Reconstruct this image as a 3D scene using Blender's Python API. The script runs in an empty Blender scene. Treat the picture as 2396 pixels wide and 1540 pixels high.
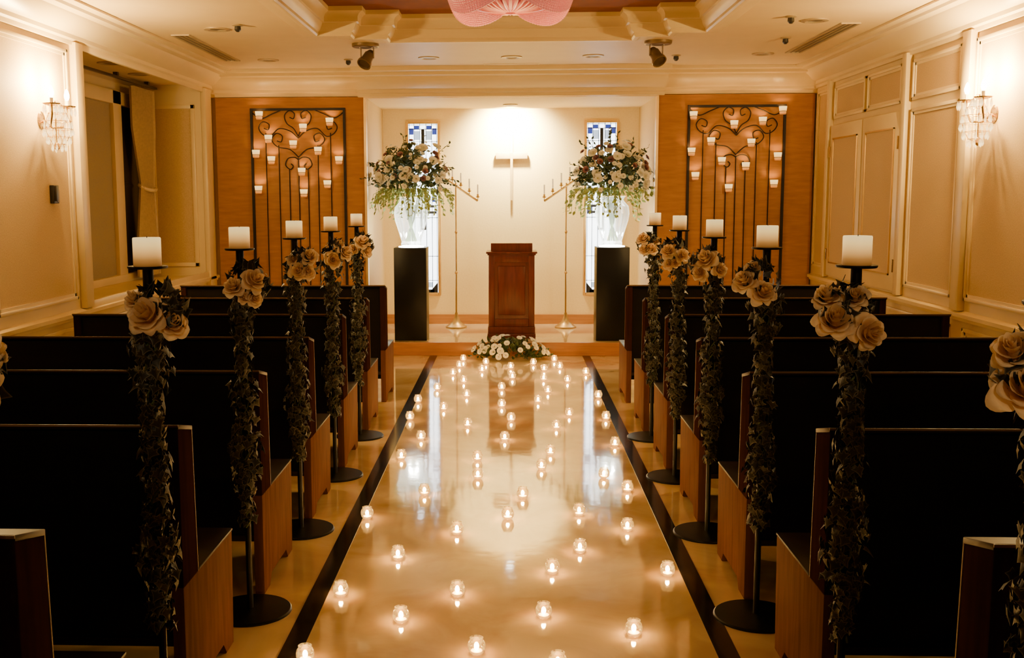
import bpy, bmesh, math, random
from mathutils import Vector, Matrix, Quaternion
scene = bpy.context.scene
C = scene.collection
R = random.Random(11)
PI = math.pi
# ------------------------------------------------------------------ camera
F = 2500.0; PX0 = 1094.0; PY0 = 770.0
CAM = Vector((0, 0, 1.6))
ROT = (Matrix.Rotation(math.radians(2.3), 3, 'Z') @ Matrix.Rotation(PI/2 - math.radians(7.07), 3, 'X')
       @ Matrix.Rotation(-0.004, 3, 'Z'))
cd = bpy.data.cameras.new('camera'); cam = bpy.data.objects.new('camera', cd); C.objects.link(cam)
cam.matrix_world = Matrix.Translation(CAM) @ ROT.to_4x4()
cd.sensor_fit = 'HORIZONTAL'; cd.sensor_width = 36; cd.lens = 36*F/2396
cd.shift_x = (1198-PX0)/2396; cd.clip_start = .05
scene.camera = cam
def ray(px, py): return ROT @ Vector(((px-PX0)/F, (PY0-py)/F, -1))
def at_y(px, py, Y): d = ray(px, py); return CAM + d*((Y-CAM.y)/d.y)
def at_x(px, py, X): d = ray(px, py); return CAM + d*((X-CAM.x)/d.x)
def at_z(px, py, Z): d = ray(px, py); return CAM + d*((Z-CAM.z)/d.z)

# ------------------------------------------------------------------ materials
def mat(name, col, rough=.5, metal=0.0, col2=None, scale=8, stretch=(1,1,1), bump=0.0, emit=None, es=0.0, spec=.5, coat=0.0, detail=4, bscale=None, lo=.3, hi=.7, coatr=.03, distort=0.0):
    m = bpy.data.materials.new(name); m.use_nodes = True
    nt = m.node_tree; N = nt.nodes; L = nt.links
    b = N['Principled BSDF']
    b.inputs['Roughness'].default_value = rough; b.inputs['Metallic'].default_value = metal
    b.inputs['Specular IOR Level'].default_value = spec
    b.inputs['Coat Weight'].default_value = coat; b.inputs['Coat Roughness'].default_value = coatr
    tc = N.new('ShaderNodeTexCoord'); mp = N.new('ShaderNodeMapping'); mp.inputs['Scale'].default_value = stretch
    nz = N.new('ShaderNodeTexNoise'); nz.inputs['Scale'].default_value = scale; nz.inputs['Detail'].default_value = detail
    nz.inputs['Distortion'].default_value = distort
    L.new(tc.outputs['Object'], mp.inputs[0]); L.new(mp.outputs[0], nz.inputs['Vector'])
    rp = N.new('ShaderNodeValToRGB')
    if col2 is None: col2 = tuple(c*.82 for c in col)
    rp.color_ramp.elements[0].position = lo; rp.color_ramp.elements[0].color = (*col2, 1)
    rp.color_ramp.elements[1].position = hi; rp.color_ramp.elements[1].color = (*col, 1)
    L.new(nz.outputs['Fac'], rp.inputs[0]); L.new(rp.outputs[0], b.inputs['Base Color'])
    if bump:
        bp = N.new('ShaderNodeBump'); bp.inputs['Strength'].default_value = bump; bp.inputs['Distance'].default_value = .01
        if bscale:
            n2 = N.new('ShaderNodeTexNoise'); n2.inputs['Scale'].default_value = bscale
            L.new(tc.outputs['Object'], n2.inputs['Vector']); L.new(n2.outputs['Fac'], bp.inputs['Height'])
        else: L.new(nz.outputs['Fac'], bp.inputs['Height'])
        L.new(bp.outputs[0], b.inputs['Normal'])
        if coat: L.new(bp.outputs[0], b.inputs['Coat Normal'])
    if emit:
        b.inputs['Emission Color'].default_value = (*emit, 1); b.inputs['Emission Strength'].default_value = es
    return m
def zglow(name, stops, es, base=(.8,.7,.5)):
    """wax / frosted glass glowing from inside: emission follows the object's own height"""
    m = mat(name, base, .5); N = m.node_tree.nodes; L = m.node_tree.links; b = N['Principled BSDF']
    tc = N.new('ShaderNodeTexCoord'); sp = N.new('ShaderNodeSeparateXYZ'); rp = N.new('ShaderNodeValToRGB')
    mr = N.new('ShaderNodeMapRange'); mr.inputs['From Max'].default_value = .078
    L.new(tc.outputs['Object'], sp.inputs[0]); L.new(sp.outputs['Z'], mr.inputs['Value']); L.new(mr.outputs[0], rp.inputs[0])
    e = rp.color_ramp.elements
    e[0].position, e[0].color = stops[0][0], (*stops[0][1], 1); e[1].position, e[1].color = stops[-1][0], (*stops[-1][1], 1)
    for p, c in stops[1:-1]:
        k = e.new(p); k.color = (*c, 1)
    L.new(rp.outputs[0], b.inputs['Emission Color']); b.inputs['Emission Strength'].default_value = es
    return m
def thin_glass(name, tint, refl=.12, emit=None, es=0, pattern=0):
    m = bpy.data.materials.new(name); m.use_nodes = True
    nt = m.node_tree; N = nt.nodes; L = nt.links; N.remove(N['Principled BSDF']); out = N['Material Output']
    tr = N.new('ShaderNodeBsdfTransparent'); tr.inputs[0].default_value = (*tint, 1)
    gl = N.new('ShaderNodeBsdfGlossy'); gl.inputs['Roughness'].default_value = .06
    lw = N.new('ShaderNodeLayerWeight'); lw.inputs[0].default_value = .35
    mr = N.new('ShaderNodeMath'); mr.operation = 'MULTIPLY_ADD'; mr.inputs[1].default_value = .6; mr.inputs[2].default_value = refl
    mr.use_clamp = True
    L.new(lw.outputs['Facing'], mr.inputs[0])
    mx = N.new('ShaderNodeMixShader'); L.new(mr.outputs[0], mx.inputs[0]); L.new(tr.outputs[0], mx.inputs[1]); L.new(gl.outputs[0], mx.inputs[2])
    last = mx
    tc = N.new('ShaderNodeTexCoord'); nz = N.new('ShaderNodeTexVoronoi'); nz.inputs['Scale'].default_value = pattern or 30
    L.new(tc.outputs['Object'], nz.inputs['Vector'])
    if emit:  # glass glows by itself, standing in for light caught in it
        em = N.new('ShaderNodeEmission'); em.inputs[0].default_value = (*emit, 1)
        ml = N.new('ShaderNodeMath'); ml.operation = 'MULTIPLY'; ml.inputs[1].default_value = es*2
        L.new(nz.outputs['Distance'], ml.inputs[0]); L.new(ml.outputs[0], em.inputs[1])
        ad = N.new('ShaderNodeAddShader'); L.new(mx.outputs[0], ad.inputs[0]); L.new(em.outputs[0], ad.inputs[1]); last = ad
    L.new(last.outputs[0], out.inputs[0])
    return m
def edge_mat(name, stops, rough=.5, noise=.25, trans=0.0):
    """colour follows the vertex value 'edge' (0 middle of a leaf or bloom, 1 its rim); trans lets light through thin petals"""
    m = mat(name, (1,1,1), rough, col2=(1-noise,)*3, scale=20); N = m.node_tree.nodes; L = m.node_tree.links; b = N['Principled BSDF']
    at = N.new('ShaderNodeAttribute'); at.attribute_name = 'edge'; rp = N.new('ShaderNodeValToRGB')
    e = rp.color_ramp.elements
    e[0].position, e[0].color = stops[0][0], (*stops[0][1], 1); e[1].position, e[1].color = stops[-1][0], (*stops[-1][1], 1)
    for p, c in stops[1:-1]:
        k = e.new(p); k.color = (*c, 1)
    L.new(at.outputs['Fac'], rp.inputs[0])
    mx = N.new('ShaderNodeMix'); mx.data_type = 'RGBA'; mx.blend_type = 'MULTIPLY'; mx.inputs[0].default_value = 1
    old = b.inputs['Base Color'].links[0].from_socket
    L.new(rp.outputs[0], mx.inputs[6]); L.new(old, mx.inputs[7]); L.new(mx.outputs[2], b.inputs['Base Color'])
    if trans:
        tl = N.new('ShaderNodeBsdfTranslucent'); L.new(mx.outputs[2], tl.inputs[0])
        ms = N.new('ShaderNodeMixShader'); ms.inputs[0].default_value = trans
        L.new(b.outputs[0], ms.inputs[1]); L.new(tl.outputs[0], ms.inputs[2]); L.new(ms.outputs[0], N['Material Output'].inputs[0])
    return m

M = dict(
 marble=mat('polished_marble', (.85,.63,.33), .075, col2=(.64,.42,.19), scale=2.2, bump=.04, bscale=9, spec=.8, coat=.55, coatr=.045, detail=14, lo=.36, hi=.62, distort=1.0),
 darkmarble=mat('dark_marble', (.03,.02,.014), .12, col2=(.006,.004,.003), scale=9),
 cream=mat('cream_paint', (.73,.56,.27), .38, scale=3, col2=(.69,.52,.24)),
 wallp=mat('beige_wallpaper', (.59,.41,.175), .75, col2=(.49,.33,.135), scale=120, bump=.1),
 blind=mat('olive_blind', (.36,.27,.13), .75, col2=(.29,.22,.10), scale=120, bump=.1),
 ceil=mat('ceiling_paint', (.71,.53,.24), .5, col2=(.67,.49,.22), scale=4),
 trayred=mat('tray_brown', (.24,.075,.010), .6, col2=(.19,.058,.008), scale=5, spec=.1),
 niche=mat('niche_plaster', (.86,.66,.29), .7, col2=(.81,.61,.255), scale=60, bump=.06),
 nicheside=mat('dimmed_niche_side_plaster', (.66,.47,.18), .7, col2=(.61,.43,.16), scale=60, bump=.06),  # niche plaster darkened in colour to dim the lit side walls
 orange=mat('golden_maple', (.43,.20,.048), .42, col2=(.34,.15,.034), scale=6, stretch=(1,1,7), spec=.25),
 step=mat('oak_step', (.46,.20,.055), .3, col2=(.35,.14,.033), scale=6, stretch=(.6,8,8)),
 pewdark=mat('near_black_pew_wood', (.005,.0032,.0028), .45, col2=(.0025,.0016,.0014), scale=6, stretch=(.5,6,6), spec=.2),  # near-black wood for backrest, seat and apron
 pewend=mat('pew_end_wood', (.15,.058,.02), .65, col2=(.09,.034,.011), scale=5, stretch=(6,6,.7), spec=.03),
 pewshade=mat('shaded_pew_end_wood', (.036,.013,.008), .7, col2=(.022,.008,.005), scale=5, stretch=(6,6,.7), spec=.0),  # end wood darkened; shade on the upper ends is in the colour
 pewrail=mat('pew_rail_wood', (.016,.007,.005), .4, col2=(.010,.004,.003), scale=6, stretch=(.5,6,6), spec=.2),
 pewglint=mat('pew_edge_highlight', (.20,.12,.07), .4, col2=(.14,.085,.05), scale=9, spec=.2),  # lighter brown for highlights painted along the pew edges
 mahog=mat('mahogany', (.14,.024,.008), .32, col2=(.08,.014,.005), scale=6, stretch=(6,6,.8), spec=.35),
 iron=mat('black_iron', (.010,.006,.005), .5, spec=.25),
 black=mat('black_lacquer', (.004,.004,.0045), .35, spec=.2),
 brass=mat('brass', (.85,.58,.22), .25, metal=1, col2=(.7,.45,.15)),
 antique=mat('antique_brass', (.50,.31,.09), .35, metal=.7, col2=(.40,.24,.06)),
 palegold=mat('pale_gold', (.70,.52,.25), .45, metal=.2, col2=(.62,.45,.20)),
 glowmetal=mat('glow_lightened_metal', (.84,.70,.42), .5, col2=(.78,.64,.37)),  # cross metal lightened; the niche lamp's glow is in the colour
 gold=mat('gold_trim', (.75,.50,.17), .35, metal=.8),
 silver=mat('lamp_metal', (.46,.35,.20), .4, metal=.4),
 spotmetal=mat('bronze_lamp_metal', (.20,.13,.065), .4, metal=.5),
 darkhole=mat('dark_lens', (.05,.03,.015), .3),
 white=mat('white_candle_wax', (.85,.8,.7), .5),
 wick=mat('charred_wick', (.02,.015,.01), .9),
 curtain=mat('curtain_cloth', (.66,.50,.30), .85, col2=(.56,.42,.24), scale=40),
 nightglass=mat('night_glass', (.05,.038,.024), .12),
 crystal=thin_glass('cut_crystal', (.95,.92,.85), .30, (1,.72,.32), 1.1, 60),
 vase=thin_glass('glowing_vase_glass', (.94,.97,.95), .12, (.94,.97,.88), .9, 3.2),  # own emission imitates the vase being lit from below
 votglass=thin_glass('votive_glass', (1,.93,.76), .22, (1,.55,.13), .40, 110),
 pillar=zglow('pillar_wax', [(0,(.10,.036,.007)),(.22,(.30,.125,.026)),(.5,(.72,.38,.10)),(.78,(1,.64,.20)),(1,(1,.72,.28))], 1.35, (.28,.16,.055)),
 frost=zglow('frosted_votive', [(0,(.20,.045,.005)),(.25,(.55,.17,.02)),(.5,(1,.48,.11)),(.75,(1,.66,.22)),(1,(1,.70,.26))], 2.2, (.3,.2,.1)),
 flame=mat('candle_flame', (1,.8,.5), emit=(1,.60,.22), es=460),
 tealight=mat('glowing_tealight_wax', (.9,.6,.3), emit=(1,.50,.12), es=2.0),
 bulb=mat('lamp_bulb', (1,.9,.7), emit=(1,.78,.45), es=90),
 led=mat('white_light_disc', (1,1,1), emit=(1,.96,.82), es=40),
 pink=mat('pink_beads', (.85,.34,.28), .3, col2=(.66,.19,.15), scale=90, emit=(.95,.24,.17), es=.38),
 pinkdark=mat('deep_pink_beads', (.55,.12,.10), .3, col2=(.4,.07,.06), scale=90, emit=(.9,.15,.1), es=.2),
 stem=mat('green_stem', (.10,.16,.04), .5),
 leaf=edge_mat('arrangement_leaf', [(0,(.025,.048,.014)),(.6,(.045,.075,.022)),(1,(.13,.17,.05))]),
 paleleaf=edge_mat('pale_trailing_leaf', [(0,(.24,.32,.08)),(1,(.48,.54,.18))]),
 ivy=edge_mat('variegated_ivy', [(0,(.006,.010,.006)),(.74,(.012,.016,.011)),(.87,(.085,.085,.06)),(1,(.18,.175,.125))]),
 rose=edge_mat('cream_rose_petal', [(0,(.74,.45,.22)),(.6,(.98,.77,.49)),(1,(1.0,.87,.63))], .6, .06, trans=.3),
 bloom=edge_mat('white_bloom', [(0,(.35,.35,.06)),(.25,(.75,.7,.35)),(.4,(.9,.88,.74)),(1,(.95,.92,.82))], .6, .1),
 dusky=edge_mat('dusky_mauve_bloom', [(0,(.10,.03,.03)),(.4,(.22,.09,.10)),(1,(.38,.19,.20))], .6, .2),
 sgwhite=mat('stained_glass_white', (.8,.85,.9), .2, emit=(.86,.94,1.0), es=7),
 sgblue=mat('stained_glass_blue', (.03,.06,.4), .2, emit=(.04,.09,.6), es=.6),
 sggrey=mat('stained_glass_grey', (.4,.5,.6), .2, emit=(.45,.62,.85), es=1.6),
 lead=mat('lead_came', (.012,.012,.015), .4),
 plastic=mat('dark_plastic', (.02,.017,.014), .4),
 grey=mat('grey_plastic', (.22,.18,.13), .5),
)
# ------------------------------------------------------------------ mesh builder
class MB:
    def __init__(s):
        s.bm = bmesh.new(); s.lay = s.bm.verts.layers.float.new('edge')
    def v(s, p, e=0.0):
        q = s.bm.verts.new(p); q[s.lay] = e; return q
    def f(s, vs):
        try: return s.bm.faces.new(vs)
        except ValueError: return None
    def box(s, x0, x1, y0, y1, z0, z1, bev=0.0, mx=None):
        ps = [(x0,y0,z0),(x1,y0,z0),(x1,y1,z0),(x0,y1,z0),(x0,y0,z1),(x1,y0,z1),(x1,y1,z1),(x0,y1,z1)]
        if mx is not None: ps = [mx @ Vector(p) for p in ps]
        v = [s.v(p) for p in ps]
        fs = [s.f([v[i] for i in q]) for q in ((0,3,2,1),(4,5,6,7),(0,1,5,4),(1,2,6,5),(2,3,7,6),(3,0,4,7))]
        if bev:
            es = list({e for f in fs for e in f.edges})
            bmesh.ops.bevel(s.bm, geom=es, offset=bev, segments=2, affect='EDGES', profile=.5)
        return s
    def prism(s, poly, axis, a, b, bev=0.0):
        def q(u, w, t): return {'x': (t,u,w), 'y': (u,t,w), 'z': (u,w,t)}[axis]
        A = [s.v(q(u,w,a)) for u, w in poly]; B = [s.v(q(u,w,b)) for u, w in poly]
        n = len(poly); fs = [s.f(A), s.f(B[::-1])]
        for i in range(n): fs.append(s.f([A[i], A[(i+1)%n], B[(i+1)%n], B[i]]))
        if bev:
            es = list({e for f in fs[:2] for e in f.edges})
            bmesh.ops.bevel(s.bm, geom=es, offset=bev, segments=2, affect='EDGES', profile=.5)
        return s
    def tube(s, pts, r, n=8, cap=True):
        pts = [Vector(p) for p in pts]; rs = r if isinstance(r, (list, tuple)) else [r]*len(pts)
        prev = None; rings = []
        for i, p in enumerate(pts):
            t = (pts[min(i+1, len(pts)-1)] - pts[max(i-1, 0)])
            t = t.normalized() if t.length > 1e-9 else Vector((0,0,1))
            if prev is None:
                a = Vector((1,0,0)) if abs(t.x) < .9 else Vector((0,1,0))
                u = t.cross(a).normalized()
            else:
                u = prev - t*prev.dot(t); u = u.normalized() if u.length > 1e-6 else t.orthogonal().normalized()
            prev = u; w = t.cross(u)
            rings.append([s.v(p + (u*math.cos(2*PI*k/n) + w*math.sin(2*PI*k/n))*rs[i]) for k in range(n)])
        for A, B in zip(rings, rings[1:]):
            for k in range(n): s.f([A[k], A[(k+1)%n], B[(k+1)%n], B[k]])
        if cap: s.f(rings[0][::-1]); s.f(rings[-1])
        return s
    def lathe(s, prof, c=(0,0,0), n=20, mx=None, flute=0):
        c = Vector(c); rings = []
        for r, z in prof:
            ps = [Vector((0,0,z))] if r < 1e-6 else [Vector((r*(1-flute*(k%2))*math.cos(2*PI*k/n), r*(1-flute*(k%2))*math.sin(2*PI*k/n), z)) for k in range(n)]
            if mx is not None: ps = [mx @ p for p in ps]
            rings.append([s.v(p + c) for p in ps])
        for A, B in zip(rings, rings[1:]):
            for k in range(n):
                a = [A[0]] if len(A) == 1 else [A[k], A[(k+1)%n]]
                b = [B[0]] if len(B) == 1 else [B[(k+1)%n], B[k]]
                if len(a)+len(b) > 2: s.f(a+b)
        return s
    def ball(s, c, r, nu=10, nv=6, sc=(1,1,1)):
        return s.lathe([(r*math.sin(PI*i/nv)*sc[0] if 0 < i < nv else 0, -r*math.cos(PI*i/nv)*sc[2]) for i in range(nv+1)], c, nu)
    def fan(s, p, nrm, up, sz, outline, cen=(0,.2), cup=.0):
        nrm = Vector(nrm).normalized(); up = Vector(up); up = up - nrm*up.dot(nrm)
        up = up.normalized() if up.length > 1e-6 else nrm.orthogonal().normalized(); rt = up.cross(nrm); p = Vector(p)
        c = s.v(p + (rt*cen[0] + up*cen[1] + nrm*cup)*sz, 0.0)
        o = [s.v(p + (rt*a + up*b - nrm*(a*a*.25))*sz, 1.0) for a, b in outline]
        for i in range(len(o)): s.f([c, o[i], o[(i+1) % len(o)]])
        return s
    def build(s, name, m, parent=None, loc=(0,0,0), sharp=35, recalc=True):
        if recalc: bmesh.ops.recalc_face_normals(s.bm, faces=s.bm.faces)
        me = bpy.data.meshes.new(name); s.bm.to_mesh(me); s.bm.free()
        me.materials.append(m)
        me.polygons.foreach_set('use_smooth', [True]*len(me.polygons)); me.set_sharp_from_angle(angle=math.radians(sharp))
        o = bpy.data.objects.new(name, me); C.objects.link(o); o.location = loc; o.parent = parent
        return o
def tag(o, label, cat, group=None):
    o['label'] = label; o['category'] = cat
    if group: o['group'] = group
    return o
def thing(name, label, cat, loc, group=None, rz=0):
    o = bpy.data.objects.new(name, None); C.objects.link(o); o.location = loc; o.rotation_euler = (0,0,rz); o.empty_display_size = .1
    return tag(o, label, cat, group)
def struct(o): o['kind'] = 'structure'; return o
def dup(root, loc, rz, label):
    r = root.copy(); C.objects.link(r); r.location = loc; r.rotation_euler = (0,0,rz); r['label'] = label
    for ch in list(root.children):
        c = ch.copy(); C.objects.link(c); c.parent = r
        for g in list(ch.children):
            d = g.copy(); C.objects.link(d); d.parent = c
    return r
def euler_to(d, spin=0):
    return (Vector(d).normalized().to_track_quat('Z', 'Y') @ Quaternion((0,0,1), spin)).to_euler()
ORD = ['first','second','third','fourth','fifth','sixth','seventh','eighth','ninth','tenth','eleventh','twelfth','thirteenth','fourteenth','fifteenth','sixteenth','seventeenth','eighteenth','nineteenth','twentieth','twenty-first','twenty-second','twenty-third','twenty-fourth','twenty-fifth','twenty-sixth','twenty-seventh','twenty-eighth']
# ------------------------------------------------------------------ the room
WX = 3.02; CZ = 2.83; RB = -1.6; BW = 12.3; PY = 10.91; NX = 1.45; HZ = 2.585; PZ = .135; TZ = 2.99
struct(MB().box(-3.75, WX+.1, RB-.1, PY, -.1, 0).build('floor', M['marble']))
k = 0
def trim(mb, m, parent=None):
    global k; k += 1
    return struct(mb.build('trim_%d' % k, m, parent))
for x in (-.775, .765): trim(MB().box(x-.038, x+.038, RB, 10.695, 0, .002), M['darkmarble'])
# left wall with the window recess
w = MB()
w.box(-3.75, -WX, RB, 7.5, 0, CZ); w.box(-3.75, -WX, 10.5, PY, 0, CZ)
w.box(-3.75, -WX, 7.5, 10.5, 0, .83); w.box(-3.75, -WX, 7.5, 10.5, 2.69, CZ); w.box(-3.85, -3.6, 7.4, 10.6, .8, 2.75)
struct(w.build('wall_left', M['cream']))
struct(MB().box(WX, WX+.15, RB, PY, 0, CZ).build('wall_right', M['cream']))
struct(MB().box(-3.85, WX+.15, RB-.12, RB, 0, CZ).build('wall_rear', M['cream']))
struct(MB().box(-NX-.05, NX+.05, BW, BW+.12, 0, CZ).build('wall_back', M['niche']))
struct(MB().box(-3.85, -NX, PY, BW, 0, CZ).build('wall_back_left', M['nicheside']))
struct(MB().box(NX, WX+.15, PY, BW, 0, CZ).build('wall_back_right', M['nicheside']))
struct(MB().box(-NX, NX, PY, BW, HZ, CZ).build('wall_back_header', M['niche']))
# ceiling with the stepped tray opening
T0, T1 = 2.4, 8.5
c = MB(); tk = .08
c.box(-3.85, -1.44, RB-.1, PY+.1, CZ, CZ+tk); c.box(1.44, WX+.15, RB-.1, PY+.1, CZ, CZ+tk)
for a, b, y0, y1 in ((1.19,1.44,2.78,8.12),(.94,1.19,2.6,8.3)):
    for s in (-1,1):
        x0, x1 = sorted((s*a, s*b)); c.box(x0, x1, RB-.1, y0, CZ, CZ+tk); c.box(x0, x1, y1, PY+.1, CZ, CZ+tk)
c.box(-.94, .94, RB-.1, T0, CZ, CZ+tk); c.box(-.94, .94, T1, PY+.1, CZ, CZ+tk)
cl = struct(c.build('ceiling', M['ceil']))
tr = MB().box(-1.7, 1.7, T0-.2, T1+.2, TZ, TZ+.06).build('tray_panel', M['trayred'], cl)
poly = [(-1.44,2.78),(-1.19,2.78),(-1.19,2.6),(-.94,2.6),(-.94,T0),(.94,T0),(.94,2.6),(1.19,2.6),(1.19,2.78),(1.44,2.78),
        (1.44,8.12),(1.19,8.12),(1.19,8.3),(.94,8.3),(.94,T1),(-.94,T1),(-.94,8.3),(-1.19,8.3),(-1.19,8.12),(-1.44,8.12)]
def ring_mould(mb, poly, prof):
    n = len(poly); cols = []
    for i in range(n):
        p0, p1, p2 = Vector(poly[i-1]), Vector(poly[i]), Vector(poly[(i+1)%n])
        a = (p1-p0).normalized(); b = (p2-p1).normalized()
        na, nb = Vector((-a.y, a.x)), Vector((-b.y, b.x))
        m = (na+nb)/(1+na.dot(nb))
        cols.append([mb.v((p1.x+m.x*d, p1.y+m.y*d, z)) for d, z in prof])
    for i in range(n):
        A, B = cols[i], cols[(i+1)%n]
        for j in range(len(prof)-1): mb.f([A[j], B[j], B[j+1], A[j+1]])
mb = MB(); ring_mould(mb, poly, [(-.13,2.83),(-.13,2.812),(-.10,2.805),(-.05,2.80),(-.03,2.79),(0,2.79),(.012,2.80),(.012,2.82),(.03,2.835),(.04,2.855),(.05,2.88),(.065,2.885),(.065,2.92),(.075,2.94),(.09,2.95),(.105,2.958),(.105,TZ)])
trim(mb, M['cream'])
# cornices
prof = [(0,2.64),(.025,2.64),(.03,2.665),(.05,2.675),(.055,2.70),(.10,2.715),(.14,2.745),(.18,2.775),(.19,2.79),(.25,2.795),(.26,2.812),(.32,2.815),(.32,2.83),(0,2.83)]
trim(MB().prism([(-WX+d, z) for d, z in prof], 'y', RB, PY), M['cream'])
trim(MB().prism([(WX-d, z) for d, z in prof], 'y', RB, PY), M['cream'])
bp = [(0,2.60),(.05,2.60),(.055,2.63),(.09,2.64),(.095,2.665),(.16,2.68),(.22,2.72),(.26,2.75),(.27,2.77),(.36,2.775),(.37,2.80),(.46,2.805),(.46,2.83),(0,2.83)]
trim(MB().prism([(PY-d, z) for d, z in bp], 'x', -WX, WX), M['cream'])
trim(MB().prism([(PY-d*1.12-.06, z-.012) for d, z in bp[:-2]]+[(PY-.585,2.83),(PY,2.83),(PY,2.588)], 'x', -1.52, 1.52), M['cream'])
mb = MB(); mb.box(-NX-.02, NX+.02, PY-.075, PY-.055, HZ-.002, HZ+.014); mb.box(-NX-.02, -NX+.004, PY-.075, PY+.01, 0, HZ); mb.box(NX-.004, NX+.02, PY-.075, PY+.01, 0, HZ)
trim(mb, M['gold'])
struct(MB().box(-WX, -WX+.02, RB, 10.8, 0, .12).build('baseboard_left', M['cream']))
struct(MB().box(WX-.02, WX, RB, 10.8, 0, .12).build('baseboard_right', M['cream']))
struct(MB().box(-NX, NX, BW-.02, BW, PZ, PZ+.11).build('baseboard_back', M['step']))
# chair rails, wall panel mouldings
rail = [(0,.76),(.03,.765),(.035,.785),(.05,.79),(.05,.815),(.03,.82),(.0,.83)]
trim(MB().prism([(-WX+d, z) for d, z in rail], 'y', RB, PY-.1), M['cream'])
trim(MB().prism([(WX-d, z) for d, z in rail], 'y', RB, PY-.1), M['cream'])
def wframe(X, sg, y0, y1, z0, z1, wd=.045, dp=.022, fill=True, fm='wallp'):
    mb = MB(); x0, x1 = sorted((X, X+sg*dp)); xa, xb = sorted((X, X+sg*dp*.55))
    for a, b, c0, c1 in ((y0,y1,z0,z0+wd*.55),(y0,y1,z1-wd*.55,z1),(y0,y0+wd*.55,z0,z1),(y1-wd*.55,y1,z0,z1)): mb.box(x0, x1, a, b, c0, c1, .004)
    i = wd*.5
    for a, b, c0, c1 in ((y0+i,y1-i,z0+i,z0+wd),(y0+i,y1-i,z1-wd,z1-i),(y0+i,y0+wd,z0+i,z1-i),(y1-wd,y1-i,z0+i,z1-i)): mb.box(xa, xb, a, b, c0, c1)
    t = trim(mb, M['cream'])
    if fill:
        p, q = sorted((X, X+sg*.004)); MB().box(p, q, y0+wd, y1-wd, z0+wd, z1-wd).build('panel_fill', M[fm], t)
def wpost(X, sg, y0, y1, z0=.83, z1=2.66, dp=.05):
    x0, x1 = sorted((X, X+sg*dp)); trim(MB().box(x0, x1, y0, y1, z0, z1, .006), M['cream'])
for y0, y1 in ((-1.4,1.2),(1.4,3.6),(3.8,5.9),(6.12,7.3)):
    wframe(-WX, 1, y0, y1, .9, 2.6); wframe(WX, -1, y0, y1 - (.12 if y1 == 7.3 else 0), .9, 2.6)
    wframe(-WX, 1, y0, y1, .16, .72, fill=False); wframe(WX, -1, y0, y1 - (.12 if y1 == 7.3 else 0), .16, .72, fill=False)
wpost(-WX, 1, 7.37, 7.5); wpost(-WX, 1, 10.5, 10.7, 0); wpost(WX, -1, 7.2, 7.33); wpost(WX, -1, 8.33, 8.42); wpost(WX, -1, 10.28, 10.36)
mb = MB().box(-WX, -WX+.03, 7.5, 10.5, .80, .87, .005).box(-WX-.0, -WX+.03, 7.5, 10.5, 2.62, 2.69, .005); trim(mb, M['cream'])
wframe(WX, -1, 7.4, 8.28, .9, 2.24); wframe(WX, -1, 7.4, 8.28, 2.30, 2.6)
wframe(WX, -1, 8.5, 9.3, 2.30, 2.6); wframe(WX, -1, 9.36, 10.22, 2.30, 2.6); wframe(WX, -1, 10.4, 10.78, .9, 2.6)
wframe(-WX, 1, 7.6, 10.4, .16, .72, fill=False); wframe(WX, -1, 7.4, 10.3, .16, .72, fill=False)
# pair of shutter doors above the rail on the right wall
for n, (y0, y1) in enumerate(((8.45, 9.33), (9.35, 10.24))):
    d = struct(MB().box(WX-.035, WX, y0, y1, .85, 2.24, .006).build('door_%d' % (n+1), M['cream']))
    g = MB(); X0, X1 = WX-.046, WX-.034; a, b, z0, z1 = y0+.1, y1-.1, .97, 2.12
    for p in ((a,b,z0,z0+.012),(a,b,z1-.012,z1),(a,a+.014,z0,z1),(b-.014,b,z0,z1)): g.box(X0, X1, *p)
    g.build('gold_frame', M['gold'], d)
    MB().box(WX-.037, WX-.034, a+.014, b-.014, z0+.012, z1-.012).build('door_panel', M['wallp'], d)
    h = MB(); yy = y0+.01 if n == 0 else y1-.01
    for z in (1.05, 2.0): h.tube([(WX-.04, yy, z-.05), (WX-.04, yy, z+.05)], .009)
    h.build('hinge', M['brass'], d)
# window recess on the left
mb = MB()
for y0, y1 in ((7.55,7.65),(8.6,8.7),(9.6,9.80),(10.4,10.5)): mb.box(-3.6, -3.55, y0, y1, .83, 2.56, .005)
mb.box(-3.6, -3.55, 7.5, 10.5, 2.44, 2.56, .005).box(-3.6, -3.54, 7.5, 10.5, .83, .9, .005)
wn = struct(mb.build('window_3', M['cream']))
MB().box(-3.6, -3.588, 9.80, 10.4, .9, 2.44).build('glass', M['nightglass'], wn)
MB().box(-3.6, -3.585, 7.65, 9.6, .9, 2.44).build('blind', M['blind'], wn)
wf = MB(); wd = .05
for x0, x1, z0, z1 in ((-3.52,-3.08,.92,.96),(-3.52,-3.08,2.46,2.5),(-3.52,-3.48,.92,2.5),(-3.12,-3.08,.92,2.5)): wf.box(x0, x1, 10.48, 10.5, z0, z1, .004)
t = trim(wf, M['cream']); MB().box(-3.48, -3.12, 10.494, 10.5, .96, 2.46).build('panel_fill', M['wallp'], t)
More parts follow.
